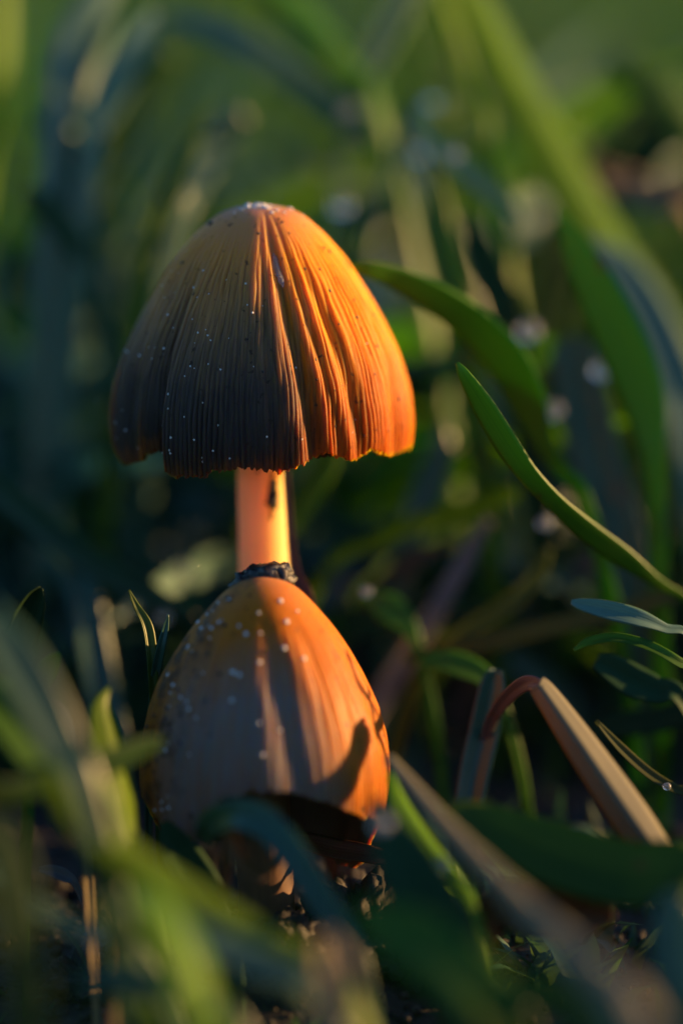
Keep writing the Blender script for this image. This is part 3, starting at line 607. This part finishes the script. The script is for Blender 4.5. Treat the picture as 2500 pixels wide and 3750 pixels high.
blade('pale blue rounded blade tip under the broad sweeping blade', 'pale', [(2080, 3040, -18, 40), (2130, 3060, -18, 80), (2200, 3110, -18, 90), (2290, 3160, -18, 80), (2420, 3220, -18, 60)], 0.3, (0.4, 0.4), rnd=0.5)
blade('red brown dead leaf behind the tan straw', 'brown', [(2240, 3370, -20, 50), (2190, 3350, -20, 120), (2080, 3350, -20, 190), (1950, 3330, -19, 220), (1820, 3320, -18, 160)], 0.4, (0.3, 0.3), name='dead_leaf', cat='dead leaf', rnd=0.5)
blade('reddish dry fragment at the far end of the sweeping blade', 'brown', [(2390, 3130, -16, 50), (2430, 3150, -16, 90), (2500, 3180, -16, 90), (2580, 3230, -16, 80)], 0.4, (0.3, 0.3), name='dead_leaf', cat='dead leaf', rnd=0.9)
blade('bluish blade standing at the lower right corner', 'pale', [(2480, 3270, -45, 60), (2460, 3350, -45, 150), (2470, 3500, -45, 180), (2500, 3700, -45, 160)], 0.3, (0.2, 0.2), rnd=0.3)
blade('short green blade at the bottom under the tan straw', 'green', [(1300, 3330, -58, 60), (1420, 3400, -58, 210), (1560, 3480, -58, 260), (1720, 3600, -58, 260), (1850, 3760, -58, 220)], 0.3, (0.3, 0.4), rnd=0.5)
blade('green blade bending low at the bottom next to the tan straw', 'green', [(1780, 3720, -60, 80), (1900, 3650, -60, 130), (2020, 3640, -60, 150), (2120, 3700, -60, 150), (2200, 3820, -60, 130)], 0.3, (0.3, 0.4), rnd=0.2)
# under and in front of the shorter mushroom
blade('bent teal blade arching under the notched rim of the shorter cap', 'teal', [(742, 3080, -17, 60), (770, 3020, -20, 105), (850, 2985, -23, 120), (950, 3005, -25, 122), (1040, 3090, -27, 116), (1140, 3240, -28, 112), (1230, 3380, -29, 110), (1300, 3520, -30, 100)], 0.4, (0.2, 0.1), rnd=0.75)
blade('curled brown peel hanging under the shorter cap', 'brown', [(985, 3212, -19, 12), (940, 3205, -19.5, 46), (890, 3160, -20, 60), (855, 3090, -20, 62), (830, 3010, -20, 40)], 0.9, (0.4, 0.1), name='dead_leaf', cat='dead leaf', rnd=0.7, lead=0.1)
blade('brown dead blade lying in the shade below the shorter cap', 'brown', [(1020, 3070, 4, 30), (1110, 3080, 4, 70), (1230, 3110, 3, 80), (1350, 3130, 2, 70), (1450, 3170, 2, 50)], 0.3, (0.3, 0.3), name='dead_leaf', cat='dead leaf', rnd=0.1)
# left foreground
blade('long bright green blade sweeping down under the shorter mushroom', 'lime', [(170, 2780, -44, 60), (240, 2880, -45, 170), (340, 3020, -46, 210), (480, 3150, -47, 200), (680, 3270, -48, 190), (900, 3390, -49, 150), (1090, 3490, -50, 130), (1260, 3590, -51, 120)], -0.2, (0.7, 0.9), rnd=0.35)
blade('dark green blade crossing over the long bright blade to the shorter cap', 'dark', [(590, 2720, -26, 50), (520, 2745, -28, 110), (400, 2790, -32, 140), (240, 2840, -36, 140), (60, 2900, -40, 120), (-120, 2970, -44, 110)], 0.05, (0.75, 0.75), rnd=0.2)
blade('bright green blade rising behind the dark crossing blade', 'lime', [(400, 2520, -14, 20), (380, 2600, -15, 120), (400, 2720, -16, 190), (420, 2880, -18, 240), (430, 3020, -20, 240), (450, 3150, -22, 200)], -0.3, (0.8, 0.8), rnd=0.3)
blade('blue green blade slanting at the left edge of the foreground', 'teal', [(-60, 2230, -48, 120), (40, 2390, -48, 190), (140, 2560, -48, 190), (230, 2740, -48, 160), (310, 2900, -48, 130)], 0.3, (0.3, 0.3), rnd=0.1)
blade('broad green blade low behind the slanting blue green blade', 'green', [(-80, 2530, -34, 120), (60, 2640, -34, 220), (190, 2790, -34, 240), (320, 2960, -34, 200), (420, 3120, -34, 150)], 0.3, (0.3, 0.3), rnd=0.4)
blade('tall blue green blade bending over left of the shorter mushroom', 'teal', [(60, 1840, 52, 40), (140, 1920, 52, 120), (230, 2010, 50, 150), (300, 2160, 48, 135), (335, 2330, 46, 125), (365, 2500, 44, 130), (410, 2700, 40, 120)], 0.35, (0.3, 0.1), rnd=0.65)
blade('second blue green blade crossing behind the bending one', 'teal', [(720, 2260, 48, 20), (600, 2200, 48, 80), (450, 2120, 48, 110), (280, 2020, 48, 120), (100, 1880, 48, 120), (-60, 1740, 48, 110)], 0.3, (0.4, 0.4), rnd=0.35, root=False)
blade('dark folded leaf with a thin orange edge at the left', 'dark', [(150, 2150, -2, 20), (120, 2190, -2, 90), (80, 2270, -2, 130), (40, 2380, -2, 130), (-40, 2520, -2, 110)], 1.3, (0.6, 0.4), rnd=0.1)
blade('small bright green leaf tip right of the dark folded leaf', 'green', [(220, 2390, -6, 14), (195, 2420, -6, 64), (165, 2470, -6, 86), (135, 2540, -7, 70), (120, 2650, -8, 50)], 0.5, (0.3, 0.2), rnd=0.7)
blade('thin olive blade tip standing up beside the shorter cap', 'olive', [(472, 2160, 3, 8), (500, 2220, 3, 26), (535, 2285, 3, 42), (550, 2360, 3, 44), (560, 2480, 3, 40)], 0.6, (0.3, 0.3), rnd=0.9)
blade('slender teal shoot touching the left flank of the shorter cap', 'teal', [(616, 2250, 2, 8), (606, 2300, 2, 24), (590, 2370, 2, 34), (572, 2460, 3, 38), (560, 2580, 4, 36)], 0.6, (0.2, 0.2), rnd=0.7)
blade('pale brown dry tip at the foot of the small green leaf', 'tan', [(190, 2560, -10, 20), (220, 2600, -10, 60), (250, 2670, -11, 60), (270, 2760, -12, 40)], 0.5, (0.3, 0.3), name='dead_leaf', cat='dead leaf', rnd=0.6)
blade('yellow green blade glowing at the bottom under the long bright blade', 'lime', [(520, 3230, -66, 80), (600, 3360, -66, 190), (680, 3520, -66, 230), (740, 3700, -66, 220), (780, 3860, -66, 180)], -0.25, (0.8, 0.8), rnd=0.85)
blade('grey green blade lying below the long bright blade', 'pale', [(470, 3290, -56, 50), (600, 3360, -56, 110), (780, 3450, -56, 130), (970, 3540, -56, 130), (1150, 3640, -56, 110)], 0.3, (0.3, 0.3), rnd=0.05)
blade('blurred grey green blade lying low over the soil at the left', 'pale', [(-60, 3180, -40, 60), (60, 3270, -40, 80), (200, 3360, -40, 80), (330, 3420, -40, 80), (480, 3460, -40, 60)], 0.3, (0.3, 0.3), rnd=0.1)
blade('dark blurred blade upright at the lower left corner', 'dark', [(-40, 2980, -62, 90), (20, 3120, -62, 150), (60, 3320, -62, 170), (90, 3540, -62, 170), (110, 3800, -62, 150)], 0.3, (0.3, 0.3), rnd=0.2)
blade('teal blade lying flat at the bottom over the soil', 'teal', [(270, 3600, -48, 40), (380, 3580, -48, 90), (520, 3600, -48, 100), (680, 3640, -48, 90), (840, 3700, -48, 70)], 0.3, (0.2, 0.2), rnd=0.4)
blade('dry tan sheath standing at the edge of the bare soil', 'tan', [(345, 3130, -34, 30), (375, 3190, -34, 70), (400, 3280, -34, 76), (410, 3380, -34, 60)], 0.5, (0.3, 0.3), name='dry_stalk', cat='stalk', rnd=0.1)
blade('orange brown dead blade upright at the bottom', 'tan', [(1180, 3430, -62, 60), (1210, 3520, -62, 130), (1220, 3640, -62, 140), (1200, 3820, -62, 120)], 0.4, (0.3, 0.3), name='dead_leaf', cat='dead leaf', rnd=0.3)
blade('dark green blade leaning over the soil under the shorter cap', 'dark', [(600, 3010, -12, 40), (640, 3100, -12, 130), (700, 3190, -12, 150), (770, 3290, -12, 120)], 0.3, (0.2, 0.2), rnd=0.6)
blade('brown sliver of bark lying on the bare soil', 'grey', [(145, 3185, -1, 20), (190, 3190, -1, 46), (240, 3210, -1, 50), (280, 3245, -1, 26)], 0.8, (0.3, 0.3), name='bark_sliver', cat='bark', rnd=0.5, lead=0.3)

# ------------------------------------------------------------------ meadow behind: single blades
def corridor_clip(x, y, h):               # the gap in the grass through which the low sun reaches the mushrooms
    dx, dy = math.cos(SUN_AZ), math.sin(SUN_AZ)
    al = x*dx+(y-0.004)*dy; pe = abs(-x*dy+(y-0.004)*dx)
    pe = -x*dy+(y-0.004)*dx
    if al > 0.0 and abs(pe) < 0.030: return min(h, 0.014+max(0, al-0.03)*math.tan(SUN_EL))
    if al > 0.0 and -0.09 < pe <= -0.030 and rng.random() < 0.96: return min(h, 0.010+max(0, al-0.01)*math.tan(SUN_EL))
    if al > 0.05 and 0.030 <= pe < 0.5 and rng.random() < 0.3: return min(h, 0.045+max(0, al-0.08)*math.tan(SUN_EL)*0.9)
    return h
def wild_pts(r, x, y, h, lean, az, droop):
    b = Vector((x, y, gz(x, y)-0.003)); d = Vector((math.cos(az), math.sin(az), 0)); pts = []
    for j in range(6):
        t = j/5
        pts.append(b+Vector((0, 0, h*(t-droop*t*t)))+d*(h*lean*(0.35*t+0.65*t*t)))
    return pts[::-1]
DEW = []
zones = [
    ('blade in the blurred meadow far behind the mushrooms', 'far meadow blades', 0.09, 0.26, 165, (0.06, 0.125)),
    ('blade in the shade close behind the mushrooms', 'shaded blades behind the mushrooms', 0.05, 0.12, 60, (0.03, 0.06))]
for lab, grp, ya, yb, cnt, hr in zones:
    n_ = 0
    while n_ < cnt:
        y = rng.uniform(ya, yb); d = (y-CAM.y); x = rng.uniform(-1, 1)*(0.125*d+0.012)
        h = corridor_clip(x, y, rng.uniform(*hr)); 
        if h < 0.02: n_ += 0.2; continue
        pts = wild_pts(rng, x, y, h, (le := rng.uniform(0.3, 1.7)), rng.uniform(0, 6.283), (dr := rng.uniform(0.15, 0.8)))
        w = rng.uniform(0.0032, 0.0072) if ya > 0.08 else rng.uniform(0.0028, 0.0055)
        q = to_px(pts[0])
        if min(p_.y for p_ in pts) < 0.042: continue     # keep clear of the mushrooms
        if not (-300 < q[0] < 2800 and -500 < q[1] < 3200): continue
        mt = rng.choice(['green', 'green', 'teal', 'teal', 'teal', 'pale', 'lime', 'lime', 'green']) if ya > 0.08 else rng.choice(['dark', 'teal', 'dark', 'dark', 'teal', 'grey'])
        kind = {'green': 'green grass', 'teal': 'blue green grass', 'dark': 'dark green grass', 'pale': 'pale grey green grass', 'lime': 'yellow green grass', 'olive': 'olive grass', 'grey': 'grey dead grass'}[mt]
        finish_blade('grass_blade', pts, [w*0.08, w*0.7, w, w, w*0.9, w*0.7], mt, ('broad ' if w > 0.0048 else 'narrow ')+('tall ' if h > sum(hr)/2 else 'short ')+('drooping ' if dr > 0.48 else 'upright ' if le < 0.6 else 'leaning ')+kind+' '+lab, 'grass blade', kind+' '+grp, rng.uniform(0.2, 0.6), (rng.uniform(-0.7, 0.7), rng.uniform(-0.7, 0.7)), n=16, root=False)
        n_ += 1
        if ya > 0.08 and n_ % 4 == 0:     # a dew drop on every fourth blade
            q_ = pts[1].lerp(pts[2], rng.random())
            DEW.append((q_+Vector((0, -0.0006, 0.0009)), rng.uniform(0.5, 1.1)))

# ------------------------------------------------------------------ the mass of the meadow
def meadow():
    V = []; F = []; T = []; RN = []
    def add(x, y, h, w, segs=4):
        az = rng.uniform(0, 6.283); lean = rng.uniform(0.1, 1.0); dr = rng.uniform(0.05, 0.6); ws = az+math.pi/2+rng.uniform(-0.5, 0.5)
        cx, sy = math.cos(az), math.sin(az); wx, wy = math.cos(ws), math.sin(ws); z0 = gz(x, y)-0.002; rn = rng.random(); b = len(V)
        for j in range(segs+1):
            t = j/segs; ww = w*(1-t**2.2)*(0.75+0.5*t)+0.0001; px = x+cx*h*lean*(0.35*t+0.65*t*t); py = y+sy*h*lean*(0.35*t+0.65*t*t); pz = z0+h*(t-dr*t*t)
            V.append((px-wx*ww/2, py-wy*ww/2, pz+ww*0.12)); V.append((px, py, pz)); V.append((px+wx*ww/2, py+wy*ww/2, pz+ww*0.12))
            T.extend((1-t,)*3); RN.extend((rn,)*3)
        for j in range(segs):
            a = b+3*j; F.append((a, a+1, a+4, a+3)); F.append((a+1, a+2, a+5, a+4))
    n = 0
    while n < 30000:
        # denser close by
        y = -0.35+2.6*rng.random()**1.5; x = rng.uniform(-1, 1)*1.3*rng.random()**0.6
        d = y-CAM.y
        infr = abs(x) < 0.13*max(0, d)+(0.085 if y < 0.08 else 0.05)
        n += 1
        if infr and y < 0.06: continue
        if infr and y < 0.30 and rng.random() < 0.45: continue
        h = rng.uniform(0.045, 0.12)
        if infr and y < 0.15: h *= 0.5
        h = corridor_clip(x, y, h)
        if h < 0.012: continue
        add(x, y, h, rng.uniform(0.0022, 0.005))
    o = mesh_obj('meadow_grass', V, F, M['meadow']); attr(o, 't', T); attr(o, 'rnd', RN)
    tag(o, 'mass of blurred meadow grass around and behind the mushrooms', 'grass', kind='stuff')
    # short undergrowth close around the mushrooms
    V.clear(); F.clear(); T.clear(); RN.clear()
    for i in range(900):
        x = rng.uniform(-0.07, 0.07); y = rng.uniform(-0.06, 0.10)
        if math.hypot(x-apex2.x, y-apex2.y) < 0.018 or math.hypot(x-base1.x, y-base1.y) < 0.008: continue
        q = to_px((x, y, 0))
        if q[0] < 700 and 2950 < q[1] < 3560: continue
        add(x, y, rng.uniform(0.004, 0.012), rng.uniform(0.0006, 0.0016), 3)
    for i in range(170):                  # a low clump added to the right keeps the foot of the shorter mushroom in the shade
        add(rng.uniform(0.014, 0.075), rng.uniform(-0.018, 0.022), rng.uniform(0.008, 0.0135), rng.uniform(0.0015, 0.003), 3)
    o = mesh_obj('undergrowth', V, F, M['meadow']); attr(o, 't', T); attr(o, 'rnd', [r*0.5 for r in RN])
    tag(o, 'tiny shaded sprouts and moss on the soil around the mushrooms, with a clump added for shade', 'undergrowth', kind='stuff')
meadow()

# ------------------------------------------------------------------ soil crumbs, clods
def crumbs():
    V = []; F = []
    bases = []
    for i in range(5):
        me = blob_mesh('c', 1, 1, 1, 0.8, 0.5, i*2.3); bases.append(([tuple(v.co) for v in me.vertices], [tuple(p.vertices) for p in me.polygons])); bpy.data.meshes.remove(me)
    for i in range(5200):
        x = rng.gauss(-0.01, 0.04); y = rng.uniform(-0.05, 0.09); r = 0.0002+0.0009*rng.random()**3
        z = gz(x, y); a = rng.uniform(0, 6.28); c, s = math.cos(a), math.sin(a); bv, bf = bases[i % 5]; b = len(V)
        V.extend((x+r*(c*p[0]-s*p[1]), y+r*(s*p[0]+c*p[1]), z+r*p[2]+r*0.3) for p in bv); F.extend(tuple(b+k for k in q) for q in bf)
    tag(mesh_obj('soil_crumbs', V, F, M['soil']), 'loose dark crumbs of soil', 'soil', kind='stuff')
crumbs()
def ray_ground(px, py):
    d = (P(px, py, 0)-CAM).normalized(); p = CAM+d*(CAM.z/-d.z)
    return Vector((p.x, p.y, gz(p.x, p.y)))
for i, (px, py, r, lab) in enumerate([(250, 3290, 3.2, 'large black clod of soil under the bark sliver'), (180, 3350, 2.2, 'small black clod of soil beside the large clod'), (420, 3460, 2.6, 'crumbly clod of soil behind the dry tan sheath'), (90, 3230, 2.0, 'small clod of soil behind the large black clod'), (760, 3120, 2.6, 'black clod of soil under the lobed edge of the shorter cap'), (3997, 3994, 3.6, 'big black clod of soil behind the curled brown peel'), (4003, 3993, 4.2, 'big black clod of soil added before the foot of the shorter mushroom to screen its stem'), (4009.5, 4001, 5.4, 'big black clod of soil added right of the foot of the shorter mushroom to block sun'), (4016, 3999, 4.4, 'black clod of soil added under the sunlit edge of the shorter cap to block sun'), (300, 3600, 3.0, 'wide clod of soil under the flat teal blade')]):  # clods before and right of the foot added to screen it from sun
    me = blob_mesh('soil_clod', 5, r*0.001*1.3, r*0.001, r*0.001*0.8, 0.75, 3.7*i+0.5, 1.5); me.materials.append(M['soil'])
    o = bpy.data.objects.new('soil_clod', me); C.objects.link(o); p = ray_ground(px, py+30) if px < 3000 else Vector((MOUND[0]+(px-4000)*0.001, MOUND[1]+(py-4000)*0.001, gz(MOUND[0]+(px-4000)*0.001, MOUND[1]+(py-4000)*0.001))); o.location = p+Vector((0, 0, r*0.0003)); o.rotation_euler = (0, 0, i*1.1)
    tag(o, lab, 'soil clod')

# ------------------------------------------------------------------ water drops on the grass
DROP = blob_mesh('water_drop', 3, 1, 1, 0.85, 0.05, 0.0); DROP.materials.append(M['water'])
for i, (px, py, dz, r, lab) in enumerate([
    (1582, 368, 119, 0.9, 'round water drop high above the taller cap beside the pale blue blade'),
    (1545, 560, 115, 1.0, 'water drop on the end of the pale arching blade'),
    (1655, 570, 80, 1.1, 'bright water drop on the root of the split pale blade'),
    (1250, 755, 98, 1.3, 'bluish water drop right of the apex of the taller cap'),
    (1290, 400, 124, 1.2, 'teal water drop on the middle of the pale arching blade'),
    (1935, 1210, 64, 1.5, 'grey blue water drop above the blunt blue green blade'),
    (2020, 1500, 58, 1.4, 'blue water drop at the left edge of the blunt blue green blade'),
    (2205, 1350, 58, 1.5, 'white water drop between the blunt and the tall pointed blades'),
    (1995, 1915, 40, 0.9, 'clear round water drop below the browned green blade'),
    (1340, 2165, 32, 0.7, 'small water drop above the rounded green leaf'),
    (1400, 3010, -39, 0.9, 'pale water drop on the tip of the broad dark blade'),
    (1610, 3170, -22, 1.0, 'pale water drop on the blade beside the tan straw'),
    (2440, 2880, 5, 0.5, 'tiny sparkling water drop on the thin dark blade'),
    (340, 3440, -42, 0.7, 'pale water drop on the low grey green blade'),
    (600, 2262, 47, 0.8, 'dim water drop on the second blue green blade')]):
    o = bpy.data.objects.new('water_drop', DROP); C.objects.link(o); o.location = P(px, py, near(dz)-2.0); s = r*0.001; o.scale = (s, s, s)
    tag(o, lab, 'water drop')
for p, r in DEW:
    o = bpy.data.objects.new('dew_drop', DROP); C.objects.link(o); o.location = p; s = r*0.001; o.scale = (s, s, s)
    tag(o, 'small dew drop glinting on a blade of the blurred meadow far behind', 'dew drop', 'dew drops on the far meadow')
